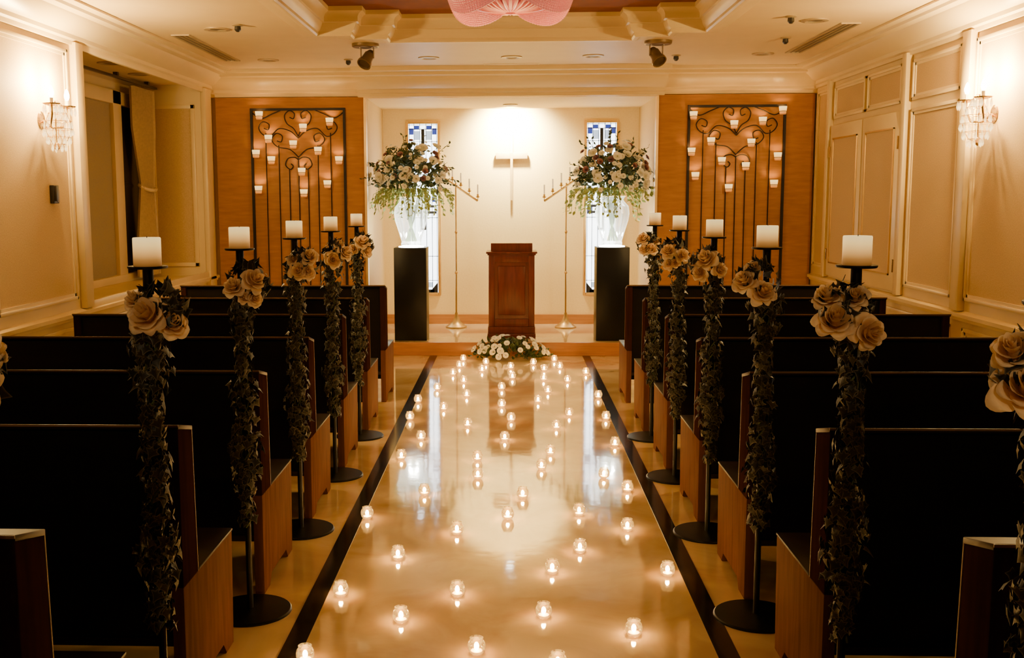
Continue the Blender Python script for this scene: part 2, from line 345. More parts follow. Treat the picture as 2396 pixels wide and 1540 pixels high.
# curtain with tie-back, and its rail
cu = thing('curtain', 'beige pleated curtain tied back in the left window recess', 'curtain', (-3.47, 10.13, .86))
mb = MB(); rows = []
for j in range(25):
    z = 1.76*j/24; q = abs(z-.84); pin = .55 + .45*min(1, q/.55); pin = pin if z > .84 else .6+.35*min(1, q/.6)
    cy = .02 + .10*(1-pin)
    rows.append([mb.v((.035*math.sin(i*1.55)*(.5+.5*pin), cy + (i/40-.5)*.60*pin, z)) for i in range(41)])
for A, B in zip(rows, rows[1:]):
    for i in range(40): mb.f([A[i], A[i+1], B[i+1], B[i]])
mb.build('cloth', M['curtain'], cu, sharp=80)
MB().tube([(.05*math.cos(a)+.0, .07+.18*math.sin(a), .84-.03*math.cos(a)) for a in [2*PI*i/20 for i in range(21)]], .018).build('tie_back', M['cream'], cu)
cr = thing('curtain_rail', 'dark slim curtain rail under the recess ceiling at left', 'curtain rail', (-3.44, 9.0, 2.66))
MB().box(-.015, .015, -1.45, 1.45, -.02, .0).build('track', M['darkhole'], cr)
b = MB()
for y in (-1.2,-.4,.4,1.2): b.box(-.02, .02, y-.02, y+.02, 0, .03)
b.build('bracket', M['darkhole'], cr)
# stained glass windows
def stained(n, cx):
    z0, z1, W = .50, 2.42, .165; Y = BW
    fr = MB()
    for a, b, c0, c1 in ((-W-.03,-W,z0-.03,z1+.03),(W,W+.03,z0-.03,z1+.03),(-W,W,z0-.03,z0),(-W,W,z1,z1+.03)): fr.box(cx+a, cx+b, Y-.025, Y, c0, c1, .004)
    o = struct(fr.build('window_%d' % n, M['gold']))
    MB().box(cx-W, cx+W, Y-.008, Y-.002, z0, z1).build('pane', M['sgwhite'], o)
    ld = MB(); xs = (-.155,-.10,-.035,.035,.10,.155)
    for x in xs:
        a = z0 if abs(x) > .05 else z0+.3
        ld.box(cx+x-.003, cx+x+.003, Y-.014, Y-.008, a, z1)
    for z in (z0+.14, z0+.42, z0+.86, z0+1.0, z0+1.06, z0+1.35, z0+1.72, z0+1.86, z1-.01): ld.box(cx-W, cx+W, Y-.014, Y-.008, z-.003, z+.003)
    for z in (z0+.92, z0+.99): ld.box(cx-.15, cx+.15, Y-.015, Y-.008, z-.014, z+.014)
    ld.box(cx-.03, cx+.03, Y-.015, Y-.008, z0+.72, z0+1.16).box(cx-.12, cx+.12, Y-.015, Y-.008, z0+.0, z0+.035)
    ld.box(cx-.018, cx+.018, Y-.015, Y-.008, z0+1.62, z0+1.86)
    for s in (-1,1): ld.prism([(cx+s*.16, z0), (cx+s*.16, z0+.12), (cx+s*.06, z0)], 'y', Y-.015, Y-.008)
    ld.build('leading', M['lead'], o)
    for x0, x1, a, b, m in ((-.155,-.105,1.80,1.87,'sgblue'),(.105,.155,1.80,1.87,'sgblue'),(-.10,-.04,1.86,1.90,'sgblue'),(.04,.10,1.86,1.90,'sgblue'),(-.10,-.035,1.74,1.84,'sggrey'),(.035,.10,1.74,1.84,'sggrey'),
                            (-.155,-.10,.90,.98,'sgblue'),(.10,.155,1.04,1.10,'sgblue'),(-.155,-.10,1.4,1.52,'sggrey'),(.10,.155,1.4,1.52,'sggrey'),(-.10,.10,.06,.12,'sggrey'),(-.012,.012,.74,1.14,'sgwhite')):
        MB().box(cx+x0, cx+x1, Y-.017 if m == 'sgwhite' else Y-.011, Y-.0085, z0+a, z0+b).build('coloured_pane', M[m], o)
xl = at_y(991, 480, BW).x; xr = at_y(1406, 480, BW).x
stained(1, xl); stained(2, xr)
# ------------------------------------------------------------------ altar end
pf = thing('altar_platform', 'low altar platform with an orange oak front edge', 'platform', (0, 10.7, 0))
MB().box(-NX+.005, NX-.005, .02, BW-10.7, 0, PZ).build('platform_top', M['marble'], pf)
MB().box(-NX+.005, NX-.005, 0, .02, 0, PZ, .004).build('step_front', M['step'], pf)
for s, a, b, lab in ((-1,-2.97,-NX-.0,'golden maple wall panel left of the altar niche'),(1,NX,3.0,'golden maple wall panel right of the altar niche')):
    o = MB().box(a-(a+b)/2, b-(a+b)/2, -.06, -.022, 0, 2.595, .003).build('wood_panel', M['orange'], None, ((a+b)/2, PY, 0)); tag(o, lab, 'wall panel', 'maple panels beside the niche')
def catmull(p, n=7):
    p = [p[0]]+list(p)+[p[-1]]; out = []
    for i in range(1, len(p)-2):
        for j in range(n):
            t = j/n; out.append(tuple(.5*((2*p[i][q])+(-p[i-1][q]+p[i+1][q])*t+(2*p[i-1][q]-5*p[i][q]+4*p[i+1][q]-p[i+2][q])*t*t+(-p[i-1][q]+3*p[i][q]-3*p[i+1][q]+p[i+2][q])*t**3) for q in (0,1)))
    out.append(tuple(p[-2])); return out
GY = 10.834
def make_grille(lab):
    g = thing('iron_grille', lab, 'grille', (0,0,0), 'iron grilles on the maple panels')
    K = .962/223; H = 2.11; hw = .481
    def q(u, y): return (u*K, 0, H - (y-253)*K)
    fr = MB(); fr.box(-hw, -hw+.024, -.012, .012, 0, H).box(hw-.024, hw, -.012, .012, 0, H).box(-hw+.024, hw-.024, -.012, .012, H-.024, H).box(-hw+.024, hw-.024, -.012, .012, 0, .024)
    fr.build('frame', M['iron'], g)
    for u, y in ((-76,310),(-46,338),(-22,394),(0,368),(22,394),(46,338),(76,310)):
        MB().tube([(u*K, 0, .02), q(u, y)], .0055, 6).build('bar', M['iron'], g)
    curves = [[(18,381),(13,387),(20,394),(31,384),(25,369),(10,366),(0,372)],
              [(0,366),(20,348),(48,342),(62,326),(52,311),(38,316),(40,330),(50,328)],
              [(0,322),(18,306),(45,300),(66,318),(84,312),(92,297),(82,284),(68,290),(70,302),(80,299)],
              [(0,318),(10,300),(26,288),(31,270),(20,259),(8,265),(10,277),(19,274)],
              [(108,262),(86,276),(60,266),(40,258)]]
    for s in (-1,1):
        for cv in curves:
            MB().tube([q(s*a, b) for a, b in catmull(cv)], .0058, 6).build('scroll', M['iron'], g)
    st = MB()
    for x in (-.3,.3):
        for z in (.012, H-.012): st.tube([(x*1.5, .010, z), (x*1.5, .016, z)], .010)
    st.build('standoff', M['iron'], g)
    return g
gl = make_grille('black wrought iron scroll grille on the left maple panel')
p = at_y(696, 253, GY); gl.location = (p.x, GY-.0, p.z-2.11)
p = at_y(1725, 245, GY); gr = dup(gl, (p.x, GY, p.z-2.11), 0, 'black wrought iron scroll grille on the right maple panel')
# votive cups on the grilles
def make_cup():
    t = thing('votive_cup', '', 'candle', (0,0,0), 'votive cups on the iron grilles')
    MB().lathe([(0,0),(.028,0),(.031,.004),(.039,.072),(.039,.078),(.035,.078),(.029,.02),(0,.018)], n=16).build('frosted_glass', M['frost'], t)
    MB().ball((0,0,.05), .009, 8, 6, (1,1,1.9)).build('flame', M['flame'], t)
    MB().tube([(.036*math.cos(a), .036*math.sin(a), .03) for a in [2*PI*i/16 for i in range(17)]], .003, 5).tube([(0,.035,.03),(0,.05,.03)], .004, 5).build('ring_holder', M['iron'], t)
    return t
LV = [(606,270),(771,285),(709,299),(628,325),(686,338),(744,353),(599,360),(635,375),(793,375),(706,402),(766,431),(605,444),(711,452)]
RV = [(1832,258),(1623,270),(1785,283),(1718,291),(1664,331),(1758,334),(1618,355),(1820,366),(1689,377),(1745,389),(1627,412),(1811,430),(1705,440)]
cup0 = None
for side, L in (('left', LV), ('right', RV)):
    for i, (px, py) in enumerate(L):
        p = at_y(px, py, GY-.055); lab = 'glowing white votive cup, %s highest on the %s iron grille' % (ORD[i] if i else 'the', side)
        if cup0 is None: cup0 = make_cup(); cup0.location = (p.x, p.y, p.z-.04); cup0['label'] = lab
        else: dup(cup0, (p.x, p.y, p.z-.04), 0, lab)
# lectern
lc = thing('lectern', 'mahogany lectern with a framed front at the middle of the altar', 'lectern', (at_y(1197,700,11.03).x, 11.02, PZ))
MB().box(-.25,.25,0,.36,0,.05,.006).box(-.245,.245,.006,.352,.05,.12,.008).build('plinth', M['mahog'], lc)
MB().box(-.238,.238,.03,.34,.12,.87).build('body', M['mahog'], lc)
fr = MB()
for a in ((-.238,-.175,.12,.87),(.175,.238,.12,.87),(-.175,.175,.12,.20),(-.175,.175,.79,.87)): fr.box(a[0],a[1],.012,.03,a[2],a[3],.004)
fr.build('front_frame', M['mahog'], lc)
MB().box(-.14,.14,.02,.03,.24,.75,.006).build('front_panel', M['mahog'], lc)
MB().box(-.25,.25,.0,.36,.862,.878,.004).box(-.264,.264,-.012,.374,.878,.90,.006).build('ledge', M['mahog'], lc)
MB().prism([(.03,.90),(.34,.90),(.34,.905),(.06,.985),(.03,.985)], 'x', -.215, .215, .004).build('reading_desk', M['mahog'], lc)
# pedestals, vases, arrangements
def lance(mb, p, d, nrm, L, W):
    d = Vector(d).normalized(); nrm = Vector(nrm); rt = d.cross(nrm)
    rt = rt.normalized() if rt.length > 1e-6 else d.orthogonal().normalized(); n = rt.cross(d); p = Vector(p)
    prev = None
    for t, wv in ((0,.15),(.3,.9),(.65,.8),(1,.03)):
        c = p + d*L*t - n*L*.35*t*t
        row = [mb.v(c - rt*W*wv + n*W*.15, 1), mb.v(c, 0), mb.v(c + rt*W*wv + n*W*.15, 1)]
        if prev:
            mb.f([prev[0],prev[1],row[1],row[0]]); mb.f([prev[1],prev[2],row[2],row[1]])
        prev = row
def rnd_dir(zmin=-.3):
    while True:
        v = Vector((R.uniform(-1,1), R.uniform(-1,1), R.uniform(-1,1)))
        if .1 < v.length < 1:
            v.normalize()
            if v.z > zmin: return v
def bloom_mesh(rings=((7,1.0,.12),(6,.62,.30),(5,.3,.38))):
    mb = MB()
    for n, r, h in rings:
        for k_ in range(n):
            a0 = 2*PI*k_/n + r*3; sp = PI/n*1.25; prev = None
            for j in range(4):
                t = j/3; rad = .08+(r-.08)*t; wv = sp*(.55+.6*math.sin(PI*(.1+.7*t)))
                row = [mb.v((rad*math.cos(a0+u*wv*.8), rad*math.sin(a0+u*wv*.8), .02+h*t+.10*abs(u)*t+ (.05 if j == 3 else 0)), .25+.75*t) for u in (-1,0,1)]
                if prev:
                    for i in range(2): mb.f([prev[i],prev[i+1],row[i+1],row[i]])
                prev = row
    mb.ball((0,0,.15), .14, 7, 4)
    return mb
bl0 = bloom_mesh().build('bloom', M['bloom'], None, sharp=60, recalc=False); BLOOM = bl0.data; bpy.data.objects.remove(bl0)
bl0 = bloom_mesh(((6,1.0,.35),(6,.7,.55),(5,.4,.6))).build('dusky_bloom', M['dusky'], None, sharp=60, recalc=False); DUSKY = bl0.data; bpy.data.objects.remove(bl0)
def bloom(parent, loc, d, sc, me=None, nm='bloom'):
    o = bpy.data.objects.new(nm, me or BLOOM); C.objects.link(o); o.parent = parent; o.location = loc; o.rotation_euler = euler_to(d, R.uniform(0,6)); o.scale = (sc,)*3
PTOP = .96
def altar_flowers(px, side):
    x = at_y(px, 690, 10.82).x; pos = (x, 10.99, PZ)
    pd = thing('pedestal', 'tall black square pedestal on the %s of the lectern' % side, 'pedestal', pos, 'black pedestals flanking the lectern')
    MB().box(-.165,.165,-.165,.165,0,PTOP-.01,.004).build('column', M['black'], pd)
    MB().lathe([(0,PTOP-.01),(.13,PTOP-.01),(.13,PTOP),(0,PTOP)], n=28).build('light_disc', M['led'], pd)
    zb = PZ+PTOP
    vs = thing('glass_vase', 'clear glass urn vase lit from below on the %s pedestal' % side, 'vase', (x, 10.99, zb), 'glass vases on the pedestals')
    MB().lathe([(0,.012),(.085,.012),(.10,.0),(.105,.02),(.10,.05),(.13,.15),(.165,.26),(.175,.33),(.165,.40),(.12,.45),(.11,.47),(.13,.50)], n=40, flute=.06).build('urn', M['vase'], vs, sharp=12)
    MB().lathe([(.126,.497),(.134,.497),(.134,.506),(.126,.506),(.126,.497)], n=28).build('rim', M['crystal'], vs)
    fa = thing('flower_arrangement', 'large white and green flower arrangement in the %s altar vase' % side, 'flowers', (x, 10.99, zb+.05), 'altar flower arrangements')
    sm = MB()
    for i in range(26):
        a = R.uniform(0,6.28); r0 = R.uniform(.01,.07); r1 = R.uniform(.02,.09)
        sm.tube([(r0*math.cos(a+2.5), r0*math.sin(a+2.5), .0), (.3*r1*math.cos(a), .3*r1*math.sin(a), .2), (r1*math.cos(a), r1*math.sin(a), .43), (r1*2*math.cos(a), r1*2*math.sin(a), .6)], .0045, 5)
    sm.build('stems', M['stem'], fa)
    cz = .66; lf = MB(); tl = MB()
    for i in range(600):
        d = rnd_dir(-.45); q = R.uniform(.35,1.0)
        p = Vector((d.x*.36*q, d.y*.27*q, cz + d.z*.31*q))
        lance(lf, p, (d + rnd_dir(-1)*.9), rnd_dir(-1), R.uniform(.045,.075), R.uniform(.016,.028))
    for i in range(46):
        d = rnd_dir(-.25); base = Vector((d.x*.29, d.y*.24, cz+d.z*.28)); tip = base + (d+rnd_dir(-1)*.25)*R.uniform(.08,.20)
        lf.tube([base, (base+tip)/2+Vector((0,0,.01)), tip], .0025, 4)
        for j in range(7):
            q = base.lerp(tip, j/6); lance(lf, q, d+rnd_dir(-1), rnd_dir(-1), .036, .012)
    lf.build('foliage', M['leaf'], fa, sharp=80, recalc=False)
    for i in range(58):
        a = R.uniform(0,6.28); rr = R.uniform(.08,.36)
        p = Vector((rr*math.cos(a), rr*.8*math.sin(a)-.03, cz-.12)); e = p + Vector((math.cos(a)*R.uniform(.03,.16), math.sin(a)*.08, -R.uniform(.06,.30)*(1.25-rr*1.3)))
        m_ = (p+e)/2 + Vector((math.cos(a)*.05, math.sin(a)*.04, .04)); tl.tube([p, m_, e], .0025, 4)
        for j in range(9):
            t = j/8; q = p*(1-t)**2 + m_*2*t*(1-t) + e*t*t
            lance(tl, q, Vector((math.cos(a),math.sin(a),-1))+rnd_dir(-1)*.9, rnd_dir(-1), R.uniform(.03,.05), R.uniform(.012,.018))
    tl.build('trailing_greenery', M['paleleaf'], fa, sharp=80, recalc=False)
    for i in range(72):
        d = rnd_dir(-.4)
        if d.y > .25: d.y = -d.y
        q = R.uniform(.82,1.16)
        bloom(fa, (d.x*.37*q, d.y*.28*q, cz+d.z*.33*q), d+Vector((0,-.35,.15)), R.uniform(.018,.032) if i % 3 else R.uniform(.038,.056))
    for i in range(14):
        d = rnd_dir(-.2)
        if d.y > .2: d.y = -d.y
        q = R.uniform(.9,1.08)
        bloom(fa, (d.x*.36*q, d.y*.28*q, cz+.03+d.z*.32*q), d+Vector((0,-.3,.2)), R.uniform(.020,.038), DUSKY, 'dusky_bloom')
altar_flowers(960, 'left'); altar_flowers(1434, 'right')
# flower mound in front of the platform
x = at_z(1193, 838, 0).x
fm = thing('flower_mound', 'low mound of small white daisies at the foot of the altar platform', 'flowers', (x, 10.50, 0))
lf = MB()
for i in range(420):
    d = rnd_dir(.0); q = R.uniform(.5,1)
    lance(lf, (d.x*.38*q, d.y*.15*q, .012+d.z*.19*q), d+rnd_dir(-.3)*.7+Vector((0,0,.15)), rnd_dir(-1), R.uniform(.04,.07), R.uniform(.01,.02))
lf.build('foliage', M['leaf'], fm, sharp=80, recalc=False)
for i in range(50):
    d = rnd_dir(.06)
    if d.y > .4: d.y = -d.y
    bloom(fm, (d.x*.39, d.y*.16, .02+d.z*.21), d+Vector((0,-.3,.2)), R.uniform(.022,.036))
# candelabra
def candelabrum(px, s, lab):
    Y = 11.95; b = at_y(px, 765, Y); g = thing('candelabrum', lab, 'candelabrum', (b.x, Y, PZ), 'brass candelabra behind the lectern')
    top = at_y(px, 428, Y).z-PZ; mt = M['antique']
    MB().lathe([(0,0),(.12,0),(.12,.012),(.085,.035),(.045,.07),(.022,.13),(.014,.17),(0,.17)], n=24).build('base', mt, g)
    MB().tube([(0,0,.15),(0,0,top)], .0095, 8).lathe([(.008,.6),(.02,.62),(.008,.64)], n=12).lathe([(.008,1.05),(.018,1.07),(.008,1.09)], n=12).build('pole', mt, g)
    e0 = Vector((s*-.13, 0, top+.055)); e1 = Vector((s*.245, 0, top-.20))
    MB().tube([e0, e0.lerp(e1,.5), e1], .012, 8).build('arm', mt, g)
    for i in range(5):
        q = e0.lerp(e1, i/4.0)
        MB().tube([q, q+Vector((0,0,.035))], .005, 6).lathe([(0,.035),(.012,.036),(.022,.046),(.024,.05),(.012,.05),(.012,.075),(.009,.075),(0,.05)], q, 12).build('candle_cup', mt, g)
        cdl = MB().tube([(0,0,0),(0,0,.13)], .0085, 10).build('taper_candle', M['white'], None, (b.x+q.x, Y, PZ+q.z+.051))
        tag(cdl, 'thin white taper candle, %s from the outer end of the %s candelabrum arm' % (ORD[i], 'left' if s > 0 else 'right'), 'candle', 'taper candles on the candelabra')
candelabrum(1068, 1, 'slender brass candelabrum with slanting arm, left of the lectern')
candelabrum(1323, -1, 'slender brass candelabrum with slanting arm, right of the lectern')
# cross
pc = at_y(1197, 365, BW); cz = pc.z
cs = thing('cross', 'slim pale metal cross on the altar wall above the lectern', 'cross', (pc.x, BW, cz))
MB().prism([(-.014,.26),(.014,.26),(.014,.03),(-.014,.03)], 'y', -.05, -.02).build('upper_arm', M['glowmetal'], cs)  # lightened to melt into the glow on the wall
MB().prism([(-.014,.03),(.014,.03),(.012,-.50),(-.012,-.50)], 'y', -.05, -.02).build('upright', M['palegold'], cs)
MB().box(-.18, -.014, -.055, -.015, -.035, .035, .004).box(.014, .18, -.055, -.015, -.035, .035, .004).box(-.18, .18, -.045, -.02, -.02, .02).build('crossbar', M['palegold'], cs)
MB().tube([(0,-.02,0),(0,0,0)], .012).build('mount', M['brass'], cs)
# ------------------------------------------------------------------ pews
def make_pew():
    t = thing('pew', '', 'pew', (0,0,0), 'pews along the aisle'); hw = .80
    for x0, x1 in ((-hw, -hw+.04), (hw-.04, hw)):
        MB().prism([(0,0),(.10,0),(.13,.05),(.42,.05),(.45,0),(.55,0),(.57,.41),(0,.41)], 'x', x0, x1, .004).build('end_panel', M['pewend'], t)
        MB().prism([(0,.41),(.15,.41),(.132,.885),(0,.918)], 'x', x0, x1, .004).build('back_end', M['pewshade'], t)
        MB().prism([(.15,.411),(.155,.411),(.137,.887),(.132,.887)], 'x', x0-.001, x1+.001).build('edge_highlight', M['pewglint'], t)  # painted highlight down the front edge of the back
    MB().box(-hw+.04, hw-.04, .02, .075, .24, .895).build('backrest', M['pewdark'], t)
    MB().prism([(-.004,.908),(.136,.876),(.136,.890),(-.004,.922)], 'x', -hw-.003, hw+.003, .003).build('top_rail', M['pewrail'], t)
    MB().box(-hw-.003, hw+.003, -.0075, -.004, .915, .9215).build('rail_highlight', M['pewglint'], t)  # painted highlight along the rear edge of the rail
    MB().box(-hw+.04, hw-.04, .075, .56, .37, .41, .006).build('seat', M['pewdark'], t)
    MB().box(-hw-.002, hw+.002, .16, .575, .41, .420, .004).build('seat_edge', M['pewrail'], t)
    MB().box(-hw+.04, hw-.04, .012, .085, .215, .24, .004).build('lower_rail', M['pewrail'], t)
    MB().box(-hw+.04, hw-.04, .50, .53, .1, .37).build('front_apron', M['pewdark'], t)
    return t
pew0 = None
ROW = ['in the front row nearest the altar','in the second row from the altar','in the third row from the altar','in the fourth row from the altar','in the fifth row from the altar','in the sixth row from the altar','in the rearmost row nearest the camera']
for i in range(7):
    for cx, side in ((-1.77-.006*i,'left'),(1.70+.008*i,'right')):
        lab = 'dark wooden pew %s of the aisle, %s' % (side, ROW[i]); loc = (cx, 8.22-1.02*i-(.035 if i == 6 else 0), 0)
        if pew0 is None: pew0 = make_pew(); pew0.location = loc; pew0['label'] = lab
        else: dup(pew0, loc, 0, lab)
# ------------------------------------------------------------------ candle stands, candles, roses, ivy
def make_stand():
    t = thing('candle_stand', '', 'candle stand', (0,0,0), 'candle stands at the pew ends')
    MB().lathe([(0,0),(.16,0),(.16,.006),(.155,.010),(.02,.014),(0,.014)], n=40).build('base_disc', M['black'], t)
    MB().tube([(0,0,.012),(0,0,1.40)], .0115, 10).build('pole', M['black'], t)
    MB().lathe([(.0115,1.33),(.015,1.333),(.015,1.404),(0,1.404)], n=14).build('collar', M['black'], t)
    MB().lathe([(0,1.404),(.052,1.404),(.055,1.407),(.055,1.4115),(.050,1.411),(0,1.4105)], n=28).build('drip_plate', M['black'], t)
    return t
def make_candle():
    t = thing('pillar_candle', '', 'candle', (0,0,0), 'pillar candles on the stands')
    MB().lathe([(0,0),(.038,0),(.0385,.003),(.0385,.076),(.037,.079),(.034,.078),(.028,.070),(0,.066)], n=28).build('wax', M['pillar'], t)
    MB().tube([(0,0,.066),(.001,0,.082)], .0012, 5).build('wick', M['wick'], t)
    return t
def rose_mesh(seed):
    rr = random.Random(seed); mb = MB()
    # (petals, base radius, rim radius, height, outward curl, base height, offset)
    for n, rb, rt, h, curl, z0, off in ((2,.03,.09,.72,.0,.40,0),(3,.05,.20,.78,.03,.32,.6),(4,.08,.36,.80,.08,.22,.2),(5,.12,.56,.76,.18,.12,.9),(5,.15,.78,.66,.34,.04,.3),(6,.18,1.0,.46,.50,.0,.7)):
        for kk in range(n):
            ph = 2*PI*kk/n+off+rr.uniform(-.22,.22); sp = PI/n*rr.uniform(1.15,1.5); prev = None
            rs = rr.uniform(.84,1.08); hs = rr.uniform(.88,1.1); tw = rr.uniform(-.2,.2); wave = rr.uniform(0,6)
            for j in range(7):
                w_ = j/6
                row = []
                for i_ in range(9):
                    u = i_/4-1
                    lip = 1-.34*abs(u)**2.2*w_          # rounded rim, lower at the sides
                    wl = w_*lip
                    rad = (rb+(rt-rb)*(1-(1-wl)**2.0))*(rs if w_ > .3 else 1)
                    rad *= 1+.12*(1-abs(u))*w_+.05*math.sin(3*u+wave)*w_
                    z = z0+h*hs*wl - curl*max(0, wl-.5)**2*3.4 + tw*u*w_*.5 + .04*math.sin(4*u+wave)*w_
                    wv = sp*(.55+.5*math.sin(PI*min(1, .15+w_*.7)))
                    row.append(mb.v((rad*math.cos(ph+u*wv), rad*math.sin(ph+u*wv), z), min(1, .1+.9*w_)*(.5+.5*min(1, rt+.2))))
                if prev:
                    for i in range(8): mb.f([prev[i],prev[i+1],row[i+1],row[i]])
                prev = row
    mb.lathe([(0,0),(.25,.0),(.3,.1),(.12,.7),(0,.85)], n=10)
    return mb
ROSES = []
for s_ in (1, 2, 5):
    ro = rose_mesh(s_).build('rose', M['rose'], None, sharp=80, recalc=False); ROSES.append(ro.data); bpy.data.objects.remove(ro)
IVY = [(0,-.12),(.28,-.42),(.40,-.10),(.78,.02),(.40,.32),(.22,.55),(0,1.0),(-.22,.55),(-.40,.32),(-.78,.02),(-.40,-.10),(-.28,-.42)]
def posy(side, lab, loc, var):
    t = thing('rose_posy', lab, 'flowers', loc, 'rose posies on the candle stands')
    V = [[(.015,-.06,.0,.060),(.080,-.03,-.03,.044),(-.03,-.02,.035,.036)],
         [(-.012,-.055,-.01,.044),(.07,-.05,.015,.050),(.065,-.04,-.055,.036),(.03,-.05,-.05,.030)],
         [(.08,-.04,.045,.046),(.03,-.055,-.02,.049),(.075,-.05,-.025,.042),(.0,-.02,.03,.034)],
         [(.07,-.05,-.015,.057),(-.02,-.06,-.05,.052),(.085,-.02,.045,.044),(.015,-.035,.045,.038)],
         [(.09,-.04,.01,.049),(.025,-.06,-.03,.052),(.055,-.02,.055,.034)],
         [(.05,-.055,.03,.056),(.075,-.04,-.035,.044),(-.02,-.05,-.02,.040)]][var]
    for dx, dy, dz, r in V:
        d = Vector((side*dx*9+R.uniform(-.45,.45), -1+R.uniform(-.2,.3), dz*7+.6+R.uniform(-.2,.4)))
        o = bpy.data.objects.new('rose', ROSES[R.randrange(3)]); C.objects.link(o); o.parent = t
        o.rotation_euler = euler_to(d, R.uniform(0,6)); o.scale = (r,r,r*1.15)
        o.location = Vector((side*dx, dy, dz)) - d.normalized()*r*.45
    lf = MB()
    for i in range(54):
        d = rnd_dir(-.6); q = R.uniform(.5,1.0)
        p = Vector((d.x*.075+side*.035, d.y*.045-.005, d.z*.075))*1.0
        lf.fan(p, d+rnd_dir(-1)*.6, d+Vector((0,0,.3)), R.uniform(.024,.037), IVY)
    for i in range(8):
        lance(lf, (side*.03+R.uniform(-.02,.03), R.uniform(-.03,.02), .04), Vector((R.uniform(-.6,.6), R.uniform(-.4,.3), 1)), rnd_dir(-1), R.uniform(.04,.06), .012)
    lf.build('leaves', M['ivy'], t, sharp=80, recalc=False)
    return t
def ivy_mesh(seed):
    rr = random.Random(seed); lf = MB(); z0, z1 = .36, 1.25
    for i in range(560):
        u = rr.random(); z = z0+(z1-z0)*u; a = rr.uniform(0, 6.283); rad = rr.uniform(.016,.062)*(.85+.2*math.sin(z*9+seed)+.1*math.sin(z*23))
        if u < .12: rad *= .7
        n = Vector((math.cos(a), math.sin(a), rr.uniform(-.5,.6)))
        lf.fan((rad*math.cos(a), rad*math.sin(a), z), n+Vector((rr.uniform(-.6,.6), rr.uniform(-.6,.6), 0)), Vector((rr.uniform(-.8,.8), rr.uniform(-.8,.8), -1)), rr.uniform(.018,.032), IVY, cup=.12)
    me = lf.build('leaves', M['ivy'], None, sharp=80, recalc=False); d1 = me.data; bpy.data.objects.remove(me)
    vn = MB()
    for ph in (0, 2.2): vn.tube([(.0155*math.cos(ph+i*.55), .0155*math.sin(ph+i*.55), .34+i*.0115) for i in range(80)], .003, 5)
    me = vn.build('vine', M['stem'], None); d2 = me.data; bpy.data.objects.remove(me)
    return d1, d2
IV = [ivy_mesh(s) for s in (3, 8, 21)]
st0 = cn0 = None
for i in range(6):
    Y = 7.02-1.02*i
    for X, sd, side in ((-1.01 - (.03 if i == 5 else 0), 1, 'left'), (.94 + (.025 if i == 5 else 0), -1, 'right')):
        wh = ['at the altar end','second from the altar','third from the altar','fourth from the altar','fifth from the altar','nearest the camera'][i]
        lab = 'slim black candle stand %s of the aisle, %s' % (side, wh)
        if st0 is None: st0 = make_stand(); st0.location = (X,Y,0); st0['label'] = lab
        else: dup(st0, (X,Y,0), 0, lab)
        lab = 'cream pillar candle on the %s-hand stand %s' % (side, wh)
        if cn0 is None: cn0 = make_candle(); cn0.location = (X,Y,1.4115); cn0['label'] = lab
        else: dup(cn0, (X,Y,1.4115), 0, lab)
        var = {(4,1):0,(4,-1):3,(3,1):1,(3,-1):4,(2,1):2,(2,-1):5,(1,1):4,(1,-1):1,(0,1):5,(0,-1):2,(5,1):3,(5,-1):3}[(i,sd)]
        posy(sd, 'cream rose posy tied to the %s-hand candle stand %s' % (side, wh), (X, Y-.012, 1.285), var)
        g = thing('ivy_garland', 'variegated ivy wound round the %s-hand candle stand %s' % (side, wh), 'garland', (X, Y, .34), 'ivy garlands on the candle stands', R.uniform(0,6))
        a, b = IV[(i*2+(sd > 0)) % 3]
        for nm, d in (('leaves', a), ('vine', b)):
            o = bpy.data.objects.new(nm, d); C.objects.link(o); o.parent = g; o.location = (0,0,-.34)
# ------------------------------------------------------------------ votives on the aisle
def make_votive():
    t = thing('votive_candle', '', 'candle', (0,0,0), 'glass votives on the aisle floor')
    MB().lathe([(0,.001),(.015,.001),(.020,.003),(.0275,.012),(.0315,.024),(.0320,.034),(.0295,.045),(.0245,.053),(.0225,.056),(.0245,.061),(.023,.061),(.021,.056),(.023,.052),(.0278,.044),(.0302,.034),(.0298,.024),(.026,.013),(.018,.006),(0,.005)], n=20).build('glass_globe', M['votglass'], t)
    MB().lathe([(0,.0055),(.015,.0055),(.021,.014),(.0,.015)], n=14).build('tealight', M['tealight'], t)
    MB().ball((0,0,.029), .0088, 10, 7, (1,1,1.4)).build('flame', M['flame'], t)
    return t
AV = [(797,1377),(931,1293),(938,1437),(1070,1377),(1069,1235),(1188,1200),(1223,1152),(1115,1510),(714,1530),(1305,1545),(1483,1468),(1272,1427),(1292,1325),(1357,1277),(1355,1192),(1468,1227),(1468,1137),(1413,1106),(1562,1330),(1267,1086),(1288,1052),(1118,1107),(1117,1066),(993,1145),(859,1200),(939,1063),(985,1018),(959,973),(978,933),(1038,950),(1094,988),(1092,920),(1181,1020),(1196,975),(1174,943),(1174,903),(1199,878),(1195,855),(1302,993),(1332,964),(1282,911),(1259,933),(1328,886),(1273,860),(1310,855),(1371,868),(1400,923),(1418,972),(1439,1033),(1297,838),(1248,846),(1137,845),(1084,837),(1075,852),(1128,862),(1060,870),(1085,887),(1023,904),(1272,882)]
pts = []
for px, py in AV:
    p = at_z(px, py, .033); pts.append((p.x, p.y))
cols = {'beside the left dark floor strip': [], 'down the middle of the aisle': [], 'beside the right dark floor strip': []}
for x, y in pts:
    key = list(cols)[0 if x < -.28 else (2 if x > .28 else 1)]; cols[key].append((y, x))
vt0 = None
